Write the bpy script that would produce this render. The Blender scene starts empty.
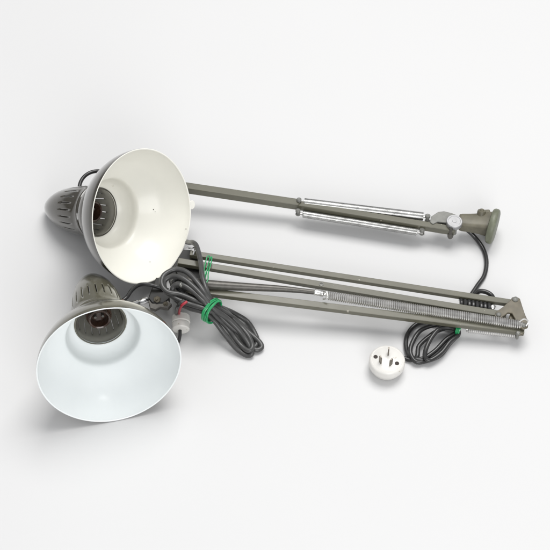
import bpy, bmesh, math, random
from mathutils import Vector as V, Matrix, noise
random.seed(4)
C = bpy.context.scene
K = 0.0012                      # metres per modelling unit (1 unit = 1 pixel of the 550 px picture at table height)
TILT = math.radians(38); DIST = 1500.0
VW = V((0, -math.sin(TILT), math.cos(TILT))); UP = V((0, math.cos(TILT), math.sin(TILT))); RT = V((1, 0, 0))
CAM = VW * DIST
# ---------------------------------------------------------------- camera
cd = bpy.data.cameras.new('camera'); cam = bpy.data.objects.new('camera', cd)
C.collection.objects.link(cam); C.camera = cam
cam.location = CAM * K; cam.rotation_euler = (TILT, 0, 0)
cd.sensor_width = 36; cd.lens = 36 * DIST / 550; cd.clip_start = .05; cd.clip_end = 60
# ---------------------------------------------------------------- world
w = bpy.data.worlds.new('World'); C.world = w; w.use_nodes = True
nt = w.node_tree; bg = nt.nodes['Background']
tc = nt.nodes.new('ShaderNodeTexCoord'); sx = nt.nodes.new('ShaderNodeSeparateXYZ'); cr = nt.nodes.new('ShaderNodeValToRGB')
nt.links.new(tc.outputs['Generated'], sx.inputs[0]); nt.links.new(sx.outputs['Z'], cr.inputs[0]); nt.links.new(cr.outputs[0], bg.inputs[0])
cr.color_ramp.elements[0].position = 0.0; cr.color_ramp.elements[0].color = (.34, .34, .345, 1)
cr.color_ramp.elements[1].position = .75; cr.color_ramp.elements[1].color = (.97, .98, 1, 1)
bg.inputs[1].default_value = .60
# ---------------------------------------------------------------- lamps (studio soft boxes)
def area(name, loc, size, power, col=(1, 1, 1), tgt=(0, 0, 0)):
    l = bpy.data.lights.new(name, 'AREA'); l.shape = 'SQUARE'; l.size = size; l.energy = power; l.color = col
    o = bpy.data.objects.new(name, l); C.collection.objects.link(o); o.location = loc
    o.rotation_euler = (V(tgt) - V(loc)).to_track_quat('-Z', 'Y').to_euler(); return o
area('soft_box', (.45, .95, 3.0), 1.8, 86, (1, .99, .975), (0, 0, 0))
area('front_soft_box', (.6, -2.5, 1.35), 1.5, 36, (1, 1, 1), (0, 0, 0))
C.view_settings.view_transform = 'Standard'; C.view_settings.look = 'None'
C.view_settings.gamma = 1; C.view_settings.exposure = 0

# ---------------------------------------------------------------- helpers
def P(px, py, z=0.0):
    d = -VW * DIST + RT * (px - 275) + UP * (275 - py)
    return CAM + d * ((z - CAM.z) / d.z)
def link(o): C.collection.objects.link(o); return o
def thing(name, label, cat, loc, group=None):
    o = link(bpy.data.objects.new(name, None)); o.location = loc * K; o.empty_display_size = .01
    o['label'] = label; o['category'] = cat
    if group: o['group'] = group
    o['_r'] = 0; del o['_r']
    return o
def rootloc(p):
    while p is not None and p.parent: p = p.parent
    return p.location.copy() if p is not None else V((0, 0, 0))
def catmull(pts, n=8, closed=False, jit=0):
    pts = [V(p) + V((random.uniform(-jit, jit), random.uniform(-jit, jit), 0)) for p in pts]; N = len(pts); out = []
    for i in range(N if closed else N - 1):
        if closed: a, b, c, d = pts[i-1], pts[i], pts[(i+1) % N], pts[(i+2) % N]
        else: a, b, c, d = pts[max(i-1, 0)], pts[i], pts[i+1], pts[min(i+2, N-1)]
        for k in range(n):
            t = k / n
            out.append(.5 * ((2*b) + (c-a)*t + (2*a-5*b+4*c-d)*t*t + (3*b-a-3*c+d)*t**3))
    if not closed: out.append(pts[-1])
    return out
def frame(a):
    a = V(a).normalized(); h = V((0, 0, 1)) if abs(a.z) < .95 else V((0, 1, 0))
    x = h.cross(a).normalized(); return x, a.cross(x), a
class MB:
    def __init__(s): s.v = []; s.f = []; s.sm = []
    def add(s, vs, fs, smooth=True):
        o = len(s.v); s.v += [V(p) for p in vs]
        for f in fs: s.f.append([i + o for i in f]); s.sm.append(smooth)
        return s
    def tube(s, pts, r, seg=10, closed=False, caps=True):
        n = len(pts); rr = r if isinstance(r, (list, tuple)) else [r] * n; vs = []; fs = []
        t0 = (pts[1] - pts[0]).normalized(); x, y, _ = frame(t0); nrm = x
        for i in range(n):
            if closed: t = (pts[(i+1) % n] - pts[i-1])
            else: t = pts[min(i+1, n-1)] - pts[max(i-1, 0)]
            t = t.normalized() if t.length > 1e-6 else t0
            nrm = (nrm - t * nrm.dot(t)).normalized(); b = t.cross(nrm)
            for k in range(seg):
                a = 2*math.pi*k/seg
                vs.append(pts[i] + (nrm*math.cos(a) + b*math.sin(a)) * rr[i])
        for i in range(n if closed else n-1):
            j = (i+1) % n
            for k in range(seg):
                l = (k+1) % seg; fs.append([i*seg+k, i*seg+l, j*seg+l, j*seg+k])
        s.add(vs, fs)
        if caps and not closed: s.add([], []); o = len(s.v) - n*seg; \
            s.f.append([o+k for k in range(seg)][::-1]); s.sm.append(False); \
            s.f.append([o+(n-1)*seg+k for k in range(seg)]); s.sm.append(False)
        return s
    def lathe(s, org, axis, prof, seg=48, sharp=False):
        """prof: (distance along axis, radius)"""
        x, y, a = frame(axis); vs = []; fs = []; n = len(prof)
        for d, r in prof:
            for k in range(seg):
                q = 2*math.pi*k/seg; vs.append(org + a*d + (x*math.cos(q) + y*math.sin(q))*max(r, 1e-3))
        for i in range(n-1):
            for k in range(seg):
                l = (k+1) % seg; fs.append([i*seg+k, i*seg+l, (i+1)*seg+l, (i+1)*seg+k])
        return s.add(vs, fs)
    def bar(s, A, B, wd, ht, up=V((0, 0, 1))):
        a = (B-A).normalized(); x = a.cross(up).normalized(); z = x.cross(a)
        vs = [p + x*i*wd/2 + z*j*ht/2 for p in (A, B) for i, j in ((-1,-1),(1,-1),(1,1),(-1,1))]
        return s.add(vs, [[0,1,2,3],[7,6,5,4],[0,4,5,1],[1,5,6,2],[2,6,7,3],[3,7,4,0]], False)
    def prism(s, pts, th):
        n = len(pts); dn = V((0, 0, -th))
        vs = list(pts) + [p + dn for p in pts]
        return s.add(vs, [list(range(n))[::-1], list(range(n, 2*n))] + [[i, (i+1) % n, (i+1) % n + n, i+n] for i in range(n)], False)
    def build(s, name, mat, parent=None, bevel=0, weld=False, solid=0, sub=0, label=None):
        me = bpy.data.meshes.new(name); off = rootloc(parent)
        me.from_pydata([tuple(p*K - off) for p in s.v], [], s.f); me.update()
        for p, q in zip(me.polygons, s.sm): p.use_smooth = q
        bm = bmesh.new(); bm.from_mesh(me); bmesh.ops.remove_doubles(bm, verts=bm.verts, dist=1e-6)
        bmesh.ops.recalc_face_normals(bm, faces=bm.faces); bm.to_mesh(me); bm.free(); me.set_sharp_from_angle(angle=math.radians(38))
        o = link(bpy.data.objects.new(name, me)); me.materials.append(mat)
        if parent is not None: o.parent = parent
        if solid:
            m = o.modifiers.new('s', 'SOLIDIFY'); m.thickness = solid*K; m.offset = 0
        if bevel:
            m = o.modifiers.new('b', 'BEVEL'); m.width = bevel*K; m.segments = 2; m.limit_method = 'ANGLE'; m.angle_limit = math.radians(40)
        if sub:
            m = o.modifiers.new('u', 'SUBSURF'); m.levels = sub; m.render_levels = sub
        if label: o['label'] = label
        return o

# ---------------------------------------------------------------- materials
def mat(name, col, rough=.5, metal=0, coat=0, var=0, scale=300, bump=0, wear=None, wear_amt=.62, rvar=0, bscale=None, stretch=None, sheen=0):
    m = bpy.data.materials.new(name); m.use_nodes = True; n = m.node_tree; b = n.nodes['Principled BSDF']
    b.inputs['Base Color'].default_value = (*col, 1); b.inputs['Roughness'].default_value = rough
    b.inputs['Metallic'].default_value = metal; b.inputs['Coat Weight'].default_value = coat; b.inputs['Coat Roughness'].default_value = .12
    t = n.nodes.new('ShaderNodeTexCoord'); mp = n.nodes.new('ShaderNodeMapping'); n.links.new(t.outputs['Object'], mp.inputs[0])
    if stretch: mp.inputs['Scale'].default_value = stretch
    last = None
    def nz(sc, det=5):
        q = n.nodes.new('ShaderNodeTexNoise'); q.inputs['Scale'].default_value = sc; q.inputs['Detail'].default_value = det
        n.links.new(mp.outputs[0], q.inputs['Vector']); return q
    if var:
        q = nz(scale); r = n.nodes.new('ShaderNodeValToRGB'); n.links.new(q.outputs[0], r.inputs[0])
        r.color_ramp.elements[0].position = .3; r.color_ramp.elements[0].color = (*[c*(1-var) for c in col], 1)
        r.color_ramp.elements[1].position = .7; r.color_ramp.elements[1].color = (*[min(1, c*(1+var)) for c in col], 1)
        last = r.outputs[0]
    if wear:
        q = nz(scale*3.1, 8); r = n.nodes.new('ShaderNodeValToRGB'); n.links.new(q.outputs[0], r.inputs[0])
        r.color_ramp.elements[0].position = wear_amt; r.color_ramp.elements[0].color = (0, 0, 0, 1)
        r.color_ramp.elements[1].position = wear_amt+.04; r.color_ramp.elements[1].color = (1, 1, 1, 1)
        mx = n.nodes.new('ShaderNodeMix'); mx.data_type = 'RGBA'; n.links.new(r.outputs[0], mx.inputs['Factor'])
        if last: n.links.new(last, mx.inputs[6])
        else: mx.inputs[6].default_value = (*col, 1)
        mx.inputs[7].default_value = (*wear, 1); last = mx.outputs[2]
    if last: n.links.new(last, b.inputs['Base Color'])
    if rvar:
        q = nz(scale*.7); r = n.nodes.new('ShaderNodeMapRange'); n.links.new(q.outputs[0], r.inputs[0])
        r.inputs['From Min'].default_value = .3; r.inputs['From Max'].default_value = .7
        r.inputs['To Min'].default_value = max(.03, rough-rvar); r.inputs['To Max'].default_value = rough+rvar
        n.links.new(r.outputs[0], b.inputs['Roughness'])
    if bump:
        q = nz(bscale or scale*2); u = n.nodes.new('ShaderNodeBump'); u.inputs['Strength'].default_value = bump; u.inputs['Distance'].default_value = .0006
        n.links.new(q.outputs[0], u.inputs['Height']); n.links.new(u.outputs[0], b.inputs['Normal'])
    return m
M = {}
M['table'] = mat('white_card', (.645, .645, .645), .6, var=.006, scale=3)
M['table'].node_tree.nodes['Principled BSDF'].inputs['Specular IOR Level'].default_value = .15
M['enamel_dark'] = mat('dark_olive_enamel', (.034, .029, .019), .14, coat=1, var=.12, scale=60, wear=(.025, .022, .018), wear_amt=.70, rvar=.06)
M['enamel_olive'] = mat('olive_enamel', (.105, .10, .072), .2, coat=.8, var=.10, scale=60, wear=(.05, .045, .03), wear_amt=.70, rvar=.08)
M['cream'] = mat('cream_enamel', (.84, .83, .765), .38, coat=.25, var=.02, scale=18, wear=(.55, .52, .42), wear_amt=.745, rvar=.05)
M['coolwhite'] = mat('cool_white_enamel', (.875, .91, .91), .38, coat=.25, var=.02, scale=18, wear=(.5, .5, .46), wear_amt=.755, rvar=.05)
M['bar'] = mat('grey_olive_paint', (.108, .104, .074), .36, coat=.3, var=.07, scale=45, wear=(.36, .34, .28), wear_amt=.705, rvar=.08)
M['chrome'] = mat('dull_chrome', (.62, .62, .62), .2, metal=1, var=.10, scale=200, rvar=.08)
M['alu'] = mat('aluminium', (.36, .36, .365), .5, metal=.5, var=.1, scale=200)
M['steel'] = mat('spring_steel', (.76, .75, .73), .32, metal=1, var=.2, scale=120)
M['spring_grey'] = mat('grey_spring_steel', (.48, .48, .47), .33, metal=1, var=.2, scale=120)
M['tarnish'] = mat('tarnished_plate', (.115, .10, .07), .42, metal=.1, var=.2, scale=110, wear=(.11, .09, .065), wear_amt=.64, rvar=.1)
M['housing_in'] = mat('grey_housing_inside', (.46, .45, .40), .18, metal=.2, coat=.8, var=.1, scale=80)
M['greymetal'] = mat('grey_zinc', (.20, .20, .185), .5, metal=.25, var=.12, scale=150)
M['hammered'] = mat('brown_olive_cast', (.13, .12, .085), .5, metal=0, coat=.05, var=.2, scale=90, bump=.25)
M['flange'] = mat('green_grey_cast', (.14, .15, .105), .45, var=.15, scale=150, bump=.4)
M['black'] = mat('black_paint', (.010, .010, .009), .5, var=.3, scale=100)
M['brown'] = mat('brown_bakelite', (.045, .024, .016), .2, coat=.3, var=.3, scale=100)
M['cord'] = mat('grey_rubber_cord', (.058, .058, .057), .33, var=.18, scale=150, bump=.1)
M['cord_black'] = mat('black_rubber_cord', (.026, .026, .026), .24, var=.2, scale=150)
M['red'] = mat('red_wire_insulation', (.35, .02, .035), .4)
M['green'] = mat('green_wire_tie', (.015, .30, .10), .35, coat=.4, var=.15, scale=400)
M['white'] = mat('white_plastic', (.72, .705, .67), .35, coat=.2, var=.05, scale=60, wear=(.50, .46, .38), wear_amt=.66)
M['dark_hole'] = mat('dark_screw', (.035, .026, .022), .7)
M['brass'] = mat('pin_metal', (.22, .20, .175), .45, metal=1, var=.2, scale=300)
M['sleeve'] = mat('dark_metal_sleeve', (.10, .095, .085), .38, metal=.35, var=.2, scale=160)
M['copper'] = mat('copper_rust', (.42, .20, .10), .5, metal=.4, var=.3, scale=300)

# ---------------------------------------------------------------- setting
mb = MB(); n = 2; L = 9000
mb.add([(-L, -L, 0), (L, -L, 0), (L, L, 0), (-L, L, 0)], [[0, 1, 2, 3]], False)
tb = mb.build('tabletop', M['table']); tb['kind'] = 'structure'

# ---------------------------------------------------------------- lamp head
RS = .955
OUT = [(0, 68), (-5, 67.2), (-12, 65), (-20, 61.2), (-28, 55.8), (-34, 49.5), (-39, 43), (-42, 39), (-44, 37), (-47, 36), (-52, 35.2), (-57, 33.2), (-61, 30), (-63.5, 26.6), (-64.5, 25.2)]
def head_frame(rim_px, zc, imgdir, theta):
    c = P(*rim_px, zc); v = (CAM - c).normalized(); r = V((1, 0, 0)); r = (r - v*r.dot(v)).normalized(); u = v.cross(r)
    d = V(imgdir).normalized(); th = math.radians(theta)
    return c, (r*d.x + u*d.y)*math.sin(th) + v*math.cos(th)
def make_head(root, c, a, enamel, inner, roll=0, ext=1.0):
    x, y, _ = frame(a); R = Matrix.Rotation(roll, 3, a)
    # outer shell and inner lining
    prof = catmull([V((d, r*RS, 0)) for d, r in OUT], 4); prof = [(p.x, p.y) for p in prof]
    sh = MB().lathe(c, a, [(d, r+.9) for d, r in prof] , 96).build('shade', enamel, root)
    inn = MB().lathe(c, a, [(.35, 68*RS+.9), (.55, 68*RS+.3), (.2, 68*RS-.4)] + [(d, r-.3) for d, r in prof[1:]] + [(-65, 23.6), (-66, 24.4)], 96).build('shade_lining', inner, sh)
    # housing with a ring of cut slots
    SEG = 176; rows = []
    hp = [(-63, 23.4), (-65, 25.4), (-67, 26.0), (-69, 25.7), (-71, 24.8), (-76, 25.0), (-80, 25.0), (-84, 24.8), (-88, 24.4), (-92, 23.9), (-95, 23.4), (-100, 22.6), (-108, 20.8), (-115, 18.6), (-121, 16.0), (-127, 12.7), (-131.5, 9.4), (-135, 6.0), (-136.8, 3.4), (-137.6, 1.5), (-137.8, 0.01)]
    vs = []; fs = []
    for d, r in [(d if d > -90 else -90 + (d+90)*ext, r) for d, r in hp]:
        for k in range(SEG):
            q = 2*math.pi*k/SEG + roll; vs.append(c + a*d + (x*math.cos(q) + y*math.sin(q))*max(r, .01))
    for i in range(len(hp)-1):
        for k in range(SEG):
            if 6 <= i <= 9 and k % 8 == 0: continue
            l = (k+1) % SEG; fs.append([i*SEG+k, i*SEG+l, (i+1)*SEG+l, (i+1)*SEG+k])
    ho = MB().add(vs, fs).build('lamp_housing', enamel, root, solid=.9)
    ho.data.materials.append(M['housing_in']); ho.modifiers['s'].material_offset = 1
    MB().lathe(c, a, [(-63.6, 25.4), (-63.4, 27.2), (-64.4, 28.4), (-66, 28.6), (-67.3, 28.0), (-67.8, 26.4)], 64).build('collar', enamel, ho)
    # bulb holder
    bh = MB().lathe(c, a, [(-130, 6), (-118, 11), (-82, 11), (-81, 12.2), (-76, 12.2), (-75, 10.8), (-70, 10.6), (-69.4, 9.9), (-70, 8.6), (-80, 8.4), (-81, 0)], 32).build('bulb_holder', M['brown'], root)
    for s in (-1, 1): MB().tube([c + a*-81 + x*s*3.6, c + a*-74 + x*s*3.6], 1.4, 8).build('contact', M['sleeve'], bh)
    return x, y

# ================================================================ LAMP A (upper)
rA = P(300, 215, 0)
lampA = thing('desk_lamp', 'dark desk lamp with cream lined shade and one arm ending in a round mount', 'lamp', rA, None)
cA, aA = head_frame((142.8, 216.5), 72, (1, -.1, 0), 43.8)
make_head(lampA, cA, aA, M['enamel_dark'], M['cream'], .1, 1.09)
xx, yy, _ = frame(aA)
def chip(px, py, r_, parent=None):
    # a chip of missing enamel: a thin flake lying on the lining where the view ray meets the cone
    d = -VW*DIST + RT*(px-275) + UP*(275-py); d.normalize(); best = None
    for i_ in range(4000):
        p_ = CAM + d*(1300 + i_*.1); h_ = (p_-cA).dot(aA); rad = (p_-cA-aA*h_).length
        if -60 < h_ < 0:
            rr_ = min(OUT, key=lambda o_: abs(o_[0]-h_)); k_ = sorted(OUT, key=lambda o_: abs(o_[0]-h_))[1]
            R_ = RS*(rr_[1] + (k_[1]-rr_[1])*(h_-rr_[0])/(k_[0]-rr_[0]+1e-6)) - .3
            if rad >= R_: best = p_; break
    if best is None: return
    nrm_ = -((best-cA) - aA*(best-cA).dot(aA)).normalized() + aA*.7
    MB().lathe(best, nrm_, [(-.6, 0), (-.6, r_*.7), (.25, r_), (.3, 0)], 7).build('enamel_chip', M['brown'], parent)
SHA = [o for o in lampA.children if o.name.startswith('shade')][0]
chip(153.5, 209.5, .6, SHA); chip(155.2, 211.8, .35, SHA); chip(186, 229, .5, SHA); chip(150, 262, .45, SHA)
# small cream tab behind the rim
e = V((.995, .09, .0)); e = (e - aA*e.dot(aA)).normalized()
MB().lathe(cA + e*69.6 - aA*2.2, aA, [(-.9, 0), (-.9, 4.0), (-.5, 4.5), (.5, 4.5), (.9, 4.0), (.9, 0)], 28).build('shade_tab', M['cream'], lampA)
# head lead (arc behind the housing)
MB().tube(catmull([P(84, 200, 40), P(79.5, 188, 44), P(83, 178, 47), P(92, 172, 48), P(104, 172, 44), P(120, 180, 34), P(150, 187, 26)]), 2.0, 10).build('lead', M['cord_black'], lampA)
# arm bar
zb = 20
am = MB().bar(P(120, 178, 30), P(299, 204.6, zb+1), 8.4, 8.4).build('arm', M['bar'], lampA, bevel=.7)
am2 = MB().bar(P(293, 204.5, zb+.3), P(455, 231.0, zb), 7.0, 7.4).build('arm', M['bar'], lampA, bevel=.7)
# spots on the bar
for px, py in ((338, 209.4), (381, 220.4)):
    MB().lathe(P(px, py, zb+3.6), V((0, 0, 1)), [(-.5, .8), (.2, .8), (.3, .5), (.3, 0)], 12).build('rivet', M['tarnish'], am2)
def close_spring(p, q, za, r):
    A = P(*p, za); B = P(*q, za); d = (B-A).length; x, y, a = frame(B-A)
    turns = d/1.05; n = int(turns*14)
    pts = [A + a*(d*i/n) + (x*math.cos(2*math.pi*turns*i/n) + y*math.sin(2*math.pi*turns*i/n))*(r-.5) for i in range(n+1)]
    t = MB().tube(pts, .66, 6).build('spring', M['spring_grey'], lampA)
    MB().lathe(A, B-A, [(0, 0), (0, r-.8), (d, r-.8), (d, 0)], 24).build('spring_core', M['spring_grey'], t)
    return A, B, t
def fitting(c, parent, r=2.9, ax=V((0, .25, 1)), ln=9):
    MB().lathe(c - ax.normalized()*ln*.5, ax, [(0, 0), (0, r*.85), (.5, r), (2, r), (2.2, r*.7), (ln-3.2, r*.7), (ln-3, r), (ln-.8, r), (ln-.3, r*.85), (ln-.3, r*.35), (ln-.8, 0)], 18).build('end_pin', M['greymetal'], parent)
for p_, q_, dz, r_, f1, f2, ln_ in (((304.5, 202.6), (423, 216.8), 1, 4.7, (299, 202, zb+4), (427.5, 218.4, zb+4), 9), ((303, 214.0), (417, 232.0), -2.5, 3.7, (298, 212.2, zb-1), (422, 231.6, zb-2), 7)):
    A, B, t1 = close_spring(p_, q_, zb+dz, r_)
    fitting(P(*f1), t1, 2.5, ln=ln_); fitting(P(*f2), t1, 2.8 if ln_ == 9 else 2.6, ln=ln_)
    for a_, b_ in ((A, A-B), (B, B-A)): MB().tube([a_, a_ + b_.normalized()*6], 1.2, 8).build('hook', M['steel'], t1)
# end bracket + knob
zk = zb + 4
br = MB().prism([P(x_, y_, zk+1) for x_, y_ in ((430, 222), (431, 216.5), (438, 211.8), (444, 211), (452, 213), (459, 216), (459, 224), (452, 226), (446, 222.5), (438, 221.5), (433, 224))], 2.2).build('pivot_bracket', M['greymetal'], lampA, bevel=.5)
MB().prism([P(x_, y_, zk-3) for x_, y_ in ((432, 225), (440, 221.5), (450, 222), (458, 226), (456, 230), (444, 228))], 5).build('pivot_bracket', M['black'], lampA, bevel=.5)
kn = MB().lathe(P(454.2, 222.6, zk+1.5), V((.03, -.05, 1)), [(-2.5, 0), (-2.5, 7.6), (-2, 8.1), (2.2, 8.1), (2.8, 7.5), (2.8, 6.2), (2.5, 5.9), (2.5, 2.2), (2.9, 2.0), (2.9, 0)], 40).build('thumb_knob', M['alu'], lampA)
MB().lathe(P(450.5, 234, zk-6), V((0, .2, 1)), [(-5, 0), (-5, 2.2), (-3, 3), (0, 3), (1, 2), (8, 2), (8, 0)], 16).build('pivot_bolt', M['sleeve'], lampA)
MB().lathe(P(454, 229.5, zk-2), V((0, .2, 1)), [(-5, 0), (-5, 2.8), (1, 2.8), (2, 1.5), (2, 0)], 16).build('pivot_bolt', M['greymetal'], lampA)
# mount
mA = P(459, 222.2, 19.5); mB_ = P(488, 224.3, 19.0); ax = (mB_-mA); ln = ax.length
mt = MB()
x, y, a = frame(ax); prof = [(0, 6.0, 7.6), (3, 6.6, 8.4), (10, 6.8, 9.0), (20, 7.6, 10.0), (ln-3, 8.8, 11.4), (ln+3, 10, 12.5)]
vs = []; N = 24
for d, rx, ry in prof:
    for k in range(N):
        q = 2*math.pi*k/N; cx, sy = math.cos(q), math.sin(q)
        sq = lambda u: math.copysign(abs(u)**.55, u)
        vs.append(mA + a*d + x*sq(cx)*ry + y*sq(sy)*rx)
fs = [[i*N+k, i*N+(k+1) % N, (i+1)*N+(k+1) % N, (i+1)*N+k] for i in range(len(prof)-1) for k in range(N)]
fs += [list(range(N))[::-1], list(range((len(prof)-1)*N, len(prof)*N))]
mt.add(vs, fs)
mount = mt.build('mount', M['hammered'], lampA, bevel=.8)
fa = (P(505, 229.5, 19) - P(484, 224, 19))
MB().lathe(P(489, 225.3, 19.5), fa, [(0, 0), (0, 15), (.8, 17.2), (2.6, 18.2), (5.4, 18.2), (7.0, 17.2), (7.8, 15), (7.8, 0)], 48).build('flange', M['flange'], mount)
MB().prism([P(477.5, 212, 26), P(478.5, 209.5, 26), P(490, 209, 26), P(492, 222, 26), P(479, 222, 26)], 9).build('lug', M['hammered'], mount, bevel=1.2)
MB().lathe(P(481.5, 212.5, 27), V((.1, .5, 1)), [(-6, 4.6), (1, 4.4), (2.2, 4), (2.4, 2.4), (3.4, 2.2), (3.8, 1.4), (3.8, 0)], 20).build('grub_screw', M['hammered'], mount)
# power cord: from mount, under the folded arms, coil, plug
RC = 2.25
path = [P(460, 225, 14), P(468, 230.5, 11), P(477, 239, 5), P(484, 250, 2.4), P(486.5, 262, 2.4), P(483.5, 275, 2.4), P(477, 286, 2.4), P(468, 300, 2.4),
        P(462, 318, 2.4), P(456, 327, 4),
        P(445, 324.5, 5), P(430, 321.5, 4), P(416, 324.5, 3), P(408, 334, 3), P(406.5, 347, 3), P(411, 357.5, 4), P(421, 359.5, 5), P(434, 352, 6), P(447, 339, 7), P(457, 331, 7),
        P(449, 325.5, 10), P(434, 325.5, 10), P(421, 330, 9), P(413, 341, 8), P(410.5, 353, 7), P(416, 361, 5), P(427, 360.5, 4), P(440, 355, 4), P(450, 343, 5), P(458, 333, 5),
        P(452, 327.5, 12), P(441, 328, 14), P(432, 336, 14), P(427, 348, 12), P(425.5, 357.5, 9), P(431, 360, 7), P(441, 352.5, 8), P(449, 342, 9), P(459, 334, 8),
        P(455, 327, 9), P(440, 330.5, 8), P(428, 337, 7), P(419.5, 346, 7), P(417.5, 356, 6), P(411.5, 360.5, 3), P(404, 358, 2.5), P(395, 361, 4), P(389, 364, 6)]
MB().tube(catmull(path, 10, False, .75), RC, 12).build('power_cord', M['cord_black'], lampA)
# plug
pc = P(386.2, 369.3, 0)
plug = MB().lathe(pc, V((0, 0, 1)), [(0, 0), (0, 11), (.8, 12.8), (3, 14.4), (6, 15.4), (7.4, 15.8), (7.8, 16.6), (8.6, 17.1), (14.4, 17.1), (15.6, 16.7), (16.6, 15.9), (17, 14.8), (16.8, 14.3), (17.1, 13.9), (17.2, 0)], 64).build('plug', M['white'], lampA)
tp = 17.2
def blade(px, py, ang, ln_=9.3, wd=4.0):
    b = P(px, py, tp); d = V((math.cos(ang), math.sin(ang), 0)); nn = V((-d.y, d.x, 0)); vs = []
    for z_, s in ((-.4, 1), (ln_-1, 1), (ln_, .7)):
        for i, j in ((-1,-1),(1,-1),(1,1),(-1,1)): vs.append(b + V((0,0,z_)) + d*i*wd*.5*s + nn*j*.6)
    fs = [[q*4+k, q*4+(k+1)%4, q*4+4+(k+1)%4, q*4+4+k] for q in range(2) for k in range(4)] + [[8,9,10,11],[3,2,1,0]]
    MB().add(vs, fs, False).build('pin', M['brass'], plug, bevel=.15)
blade(388.3, 353.8, math.radians(82)); blade(380.2, 362.4, math.radians(112)); blade(390.8, 364.8, math.radians(50))
for px, py in ((375.6, 356.8), (397, 363.4)):
    b = P(px, py, tp)
    MB().lathe(b, V((0,0,1)), [(-.3, 2.1), (.25, 2.0), (.3, 1.6), (.05, 1.5), (.05, 0)], 16).build('screw', M['dark_hole'], plug)

# ================================================================ LAMP B (lower, folded)
rB = P(300, 300, 0)
lampB = thing('desk_lamp', 'olive desk lamp with bluish white lining, arms folded flat beside a long coil spring', 'lamp', rB, None)
cB, aB = head_frame((109.4, 366), 64, (.21, -.97, 0), 39.5)
make_head(lampB, cB, aB, M['enamel_olive'], M['coolwhite'], .05)
def bz(x): return 34 - 18*(x-176)/340          # the folded arms slope from the joint down to the cord coil they rest on
b1 = MB().bar(P(190, 254.1, bz(190)), P(516, 304.0, bz(516)), 6.2, 5.0).build('arm', M['bar'], lampB, bevel=.5)
b2 = MB().bar(P(178, 262, bz(178)), P(506, 316.0, bz(506)), 7.0, 5.0).build('arm', M['bar'], lampB, bevel=.5)
b3 = MB().bar(P(176, 288.5, bz(176)), P(524, 331.6, bz(524)), 7.2, 5.2).build('arm', M['bar'], lampB, bevel=.5)
MB().lathe(P(321.3, 284.4, bz(321)+2.4), V((0,0,1)), [(0, 2.3), (.6, 2.2), (.8, 1.3), (.1, 1.1), (.1, 0)], 18).build('screw', M['greymetal'], b2)
# tapered sleeve and ferrule
pts = catmull([P(186, 281.5, 39), P(205, 284.5, 38), P(240, 286.6, 36), P(280, 288.8, 33), P(306, 291.2, 31.5), P(322, 293.2, 31)], 6)
rr = [5.2 - 2.7*min(1, max(0, (i/(len(pts)-1)-.15)/.6)) for i in range(len(pts))]
sv = MB().tube(pts, rr, 16).build('tension_rod', M['sleeve'], lampB)
A = P(314, 292.1, 31.2); B = P(325, 294.0, 30.8)
MB().lathe(A, B-A, [(0, 2.6), (1, 3.2), (2, 2.8), (4, 3.2), (5, 2.8), (7, 3.3), (9, 3.1), (10, 1.8), (12, 1.5)], 18).build('ferrule', M['steel'], sv)
def spring(p, q, za, zb_, R, wire, pitch, name='spring', parent=lampB):
    A = P(*p, za); B = P(*q, zb_); x, y, a = frame(B-A); ln = (B-A).length; turns = ln/pitch; n = int(turns*14)
    pts = [A + a*(ln*i/n) + (x*math.cos(2*math.pi*turns*i/n) + y*math.sin(2*math.pi*turns*i/n))*(R*(.6+.4*min(1, i/20, (n-i)/20))) for i in range(n+1)]
    return MB().tube(pts, wire, 6).build(name, M['steel'], parent)
s1 = spring((326, 295.2), (522, 325.3), 30, 21, 4.0, .86, 2.05)
MB().tube(catmull([P(320, 292.5, 33), P(323.5, 290.8, 35), P(327, 293, 36), P(327, 298, 34), P(323, 299, 31)]), .8, 8).build('hook', M['steel'], s1)
s2 = spring((466, 328.4), (519, 334.6), 11.5, 11, 3.4, .8, 2.0)
# elbow
ze = bz(512) + 6
def plate(poly, z, th, name, m, parent, bevel=.5):
    return MB().prism([P(x_, y_, z) for x_, y_ in poly], th).build(name, m, parent, bevel=bevel)
eb = plate([(510.5, 300), (512, 297.2), (516, 296.2), (520, 298.5), (522, 305), (525, 314), (528.5, 322), (528, 327), (523, 329), (518.5, 326.5), (515.5, 319.5), (512, 313), (508, 312.5), (501, 318), (497, 318.5), (494.5, 315.5), (496, 311.5), (502, 307.5)], ze, 2.4, 'elbow_bracket', M['tarnish'], lampB)
plate([(511, 311), (514, 313), (520, 330), (524, 333.5), (519, 335), (514.5, 331), (509, 317)], ze-4, 2.2, 'elbow_bracket', M['tarnish'], lampB)
for px, py, r in ((515.2, 299.6, 3.0), (498.6, 314.8, 2.6), (523.5, 325.2, 2.6), (518, 333.4, 2.4)):
    MB().lathe(P(px, py, ze + (0 if py < 330 else -4)), V((0,0,1)), [(-8, r*.6), (-.5, r*.6), (0, r), (.9, r*.95), (1.8, r*.6), (2, 0)], 20).build('rivet', M['greymetal'], eb)
MB().lathe(P(492.5, 307.6, 18), V((.3, -.3, 1)), [(-3, 0), (-3, 2.4), (2, 2.5), (3, 1.5), (3.2, 0)], 14).build('nut', M['steel'], lampB)
MB().tube(catmull([P(519, 322, 25), P(524, 319, 27), P(528, 321.5, 26), P(526, 326, 23)]), .8, 8).build('hook', M['steel'], s1)
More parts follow.
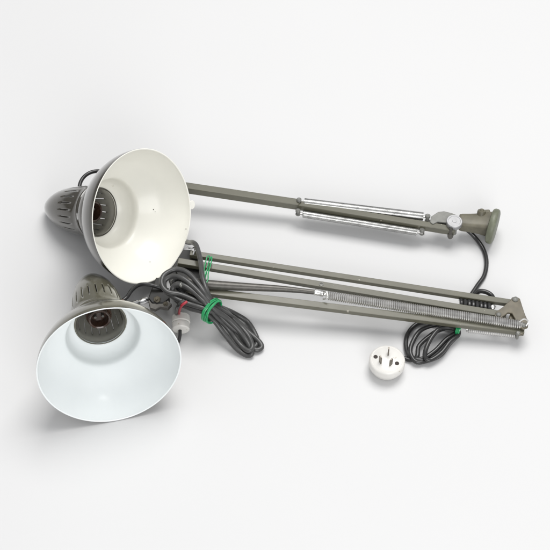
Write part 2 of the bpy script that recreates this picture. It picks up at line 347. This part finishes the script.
# black sleeving coiled between the bars
A = P(460, 303.3, 17); B = P(492, 308.4, 16); x, y, a = frame(B-A); ln = (B-A).length
pts = [A + a*ln*i/120 + x*math.cos(i/120*2*math.pi*8)*4.2 + V((0,0,1))*(math.sin(i/120*2*math.pi*8)*2.6) for i in range(121)]
MB().tube(pts, 1.9, 8).build('coiled_sleeving', M['cord_black'], lampB)
MB().tube(catmull([P(470, 302, 3), P(474, 296, 5), P(479, 291.5, 8), P(486, 292, 9), P(492, 296, 8), P(494, 303, 4)]), 2.4, 10).build('coiled_sleeving', M['cord_black'], lampB)
# head joint
plate([(183, 249.5), (192, 250), (200, 262), (205, 276), (203, 283), (190, 283), (178, 276), (174, 264)], 28, 3, 'end_plate', M['black'], lampB)
jt = plate([(156, 277), (163, 279), (167, 290), (170, 298), (164, 303), (152, 303), (148, 298), (151, 290)], 20, 8, 'head_joint', M['black'], lampB, bevel=1)
plate([(148, 300), (152, 297), (160, 297.5), (168, 300), (172, 304), (168, 308.5), (160, 307), (155, 309.5), (150, 308)], 19, 4, 'joint_plate_or_dark_fill', M['sleeve'], jt, bevel=.6)
for px, py, z_, r_ in ((157, 299.5, 21, 3.6), (165.5, 304, 19, 2.6)):
    MB().lathe(P(px, py, z_), V((-.2, -.3, 1)), [(-3, r_), (.6, r_), (1.2, r_*.8), (1.2, r_*.45), (2.4, r_*.4), (2.6, 0)], 6).build('bolt', M['tarnish'], jt)
A = P(122, 309.0, 40); B = P(151, 298.5, 27)
MB().lathe(A, B-A, [(0, 0), (0, 2.1), (12, 2.1), (12.5, 3.4), (19, 3.4), (20, 2.6), (24, 2.6), (25, 3.2), (31, 3.2), (31, 0)], 18).build('stem', M['chrome'], lampB)
MB().lathe(P(120, 303.5, 38), V((.8, .35, .2)), [(-2, 0), (-2, 2), (1, 2.6), (4, 2.4), (5, 1.2), (5, 0)], 14).build('rusty_nut', M['copper'], lampB, label='rust coloured nut')
MB().tube(catmull([P(122, 301, 38), P(127, 297, 38), P(132, 290, 34), P(139, 285, 30), P(148, 284.5, 27), P(158, 287, 24), P(168, 290, 20)]), 2.0, 10).build('lead', M['cord_black'], lampB)
# cord coil
def PL(x, y, z): return P(x, y, z + 22*min(1, max(0, (243-x)/38)) * (1 if x > 172 or z > 19 else max(0, (z-2)/17)))
plate([(166, 271), (184, 268), (203, 279), (208, 296), (199, 305), (180, 301), (172, 290)], 24, 4, 'joint_plate_or_dark_fill', M['black'], jt, bevel=.8)  # black backing added to darken the inside of the left cord loop
MB().tube(catmull([PL(200, 300, 16), PL(188, 295, 18), PL(178, 289, 20), PL(173, 282, 19), PL(180, 279, 17), PL(192, 285, 16), PL(204, 298, 14)]), 2.0, 10).build('lead', M['cord_black'], lampB)
zc = 20
path = [P(176, 240, 3), P(183, 241, 8), P(189, 242, 24), PL(193.5, 243, 17), PL(197, 247, 22), PL(199.5, 260, 25), PL(202, 276, 28), PL(207, 291, 27), PL(214, 304, 20),
        PL(232, 312.5, 8), PL(246, 321, 5), PL(254, 331, 4), PL(257, 341, 3), PL(253, 347, 3), PL(246, 341, 4), PL(236, 329, 6), PL(222, 316.5, 12), PL(208, 307, 18),
        PL(194, 299.5, 22), PL(180, 295, 24), PL(168, 292, 26), PL(162, 284, 28), PL(165, 274.5, 29), PL(175, 269.8, 30), PL(187, 273, 31), PL(198, 284, 30), PL(207, 297, 26), PL(216, 307.5, 20),
        PL(233, 318.5, 11), PL(247, 330.5, 8), PL(258, 341, 5), PL(261.5, 347.5, 4), PL(256.5, 350.5, 4), PL(249.5, 345, 6), PL(243, 337.5, 8), PL(230, 325, 12), PL(218, 314.5, 16), PL(205, 309.5, 19),
        PL(190, 304, 20), PL(176, 298.5, 21), PL(166, 290, 23), PL(165, 281, 27), PL(172, 276.5, 30), PL(183, 279, 32), PL(194, 287, 30), PL(206, 300, 26), PL(214, 310, 22),
        PL(227, 318, 18), PL(237, 327, 15), PL(244, 337, 12), PL(249, 347, 8), PL(252.5, 353, 5), PL(247, 355.8, 3), PL(237, 349, 3), PL(224, 334, 4), PL(214, 321, 8), PL(204, 312, 13),
        PL(190, 307.5, 15), PL(178, 301, 17), PL(173, 293, 22), PL(175, 286, 27), PL(183, 285.5, 29), PL(194, 293, 27), PL(205, 304, 23), PL(214, 314, 16),
        PL(228, 329, 7), PL(239, 343, 6), PL(247.5, 350.5, 8), PL(253, 346, 9), PL(248, 336, 9), PL(240, 326, 10), PL(229, 314.5, 12), PL(218, 305, 18), PL(206, 295, 24), PL(196, 290, 24), PL(186, 288, 20), PL(178, 284, 16)]
MB().tube(catmull(path, 10, False, .75), 2.5, 12).build('power_cord', M['cord'], lampB)
MB().lathe(PL(181.5, 284.6, 30), V((.2, -.3, 1)), [(-3, 2), (0, 2.4), (1, 1.6), (1.2, 0)], 14).build('pivot_bolt', M['greymetal'], jt)
# red and black wires into a white connector
cn = MB().lathe(P(181, 330, 10), V((-.02, 1, .12)), [(0, 0), (0, 7.4), (.8, 8.3), (6.2, 8.5), (6.8, 7.9), (7.4, 7.9), (8, 8.9), (14, 8.9), (15, 8.3), (15.4, 7.2), (15.4, 0)], 40).build('inline_connector', M['white'], lampB)
MB().tube(catmull([P(187, 301.5, 52), P(181.8, 305.5, 50), P(179.6, 310, 36), P(178.8, 315.5, 11)]), 1.3, 8).build('wire', M['red'], lampB, label='red insulated wire')
MB().tube(catmull([P(184, 300.5, 50), P(178.8, 305.5, 48), P(176.8, 310, 34), P(176.2, 315.5, 11)]), 1.9, 8).build('wire', M['cord_black'], lampB, label='black insulated wire')
MB().tube(catmull([P(180, 329, 10), P(179.8, 336, 7), P(177.5, 343, 4), P(169, 350, 2)]), 1.7, 8).build('wire', M['cord_black'], lampB, label='black insulated wire')
MB().tube(catmull([P(187, 247, 37), P(191, 248.5, 37), P(195, 248, 37), P(193, 255, 36)]), .8, 8).build('wire_hook', M['chrome'], lampB)

# ================================================================ green wire ties
def tie(label, loops, r=.85, mat_=None):
    mb = MB()
    for l in loops: mb.tube(catmull(l, 8, False), r, 8)
    o = mb.build('wire_tie', M['green']); o['label'] = label; o['category'] = 'wire tie'; o['group'] = 'green wire ties holding the cords'
    return o
def wound(cx, cy, z, ang, half, depth, turns, step, tail=7):
    c = P(cx, cy, z); d = V((math.cos(ang), math.sin(ang), 0)); e = V((d.y, -d.x, 0)); n = int(turns*14); out = []
    for i in range(n+1):
        t = 2*math.pi*i/14 + math.pi*.5
        out.append(c + d*half*math.cos(t)*random.uniform(.97, 1.03) + V((0, 0, depth*math.sin(t)*random.uniform(.97, 1.03))) + e*(step*(i/n-.5) + random.uniform(-.35, .35) + .12*step*math.sin(t*.7)))
    k = out[-1] + V((0, 0, 1.5))
    for i in range(1, 7): out.append(k + d*(tail*i/6) + V((math.cos(i*2.1)*.6, math.sin(i*2.1)*.6, 1.2 - i*.9)))
    return out
A1 = math.radians(52)
tie('green wire tie wound round the large grey cord bundle beside the two shades', [wound(212, 310.6, 35, A1, 12.2, 10.8, 4.5, 6.5)], .95)
def lp(ps): return [P(*p) for p in ps]
tie('loose green wire loops threaded upright across the folded lamp arms',
    [lp([(206.6, 258, 38), (208, 256, 38), (209.6, 256.6, 38), (209, 262, 38), (206.6, 272, 39), (204.6, 281, 41), (203.2, 284, 41), (203.4, 277, 40), (204.8, 266, 39), (206.8, 257.4, 39)]),
     lp([(209.5, 259, 42), (211.8, 257, 41), (211, 263, 42), (208.3, 273, 43), (208, 279, 44), (205.8, 283, 44), (204.2, 278, 43), (206.5, 270, 43)])], .62)
tie('small green wire tie pinching the smaller cord coil under the folded arms',
    [wound(457.4, 331.5, 8, math.radians(75), 3.5, 6, 3.5, 3.5, 4)], .9)
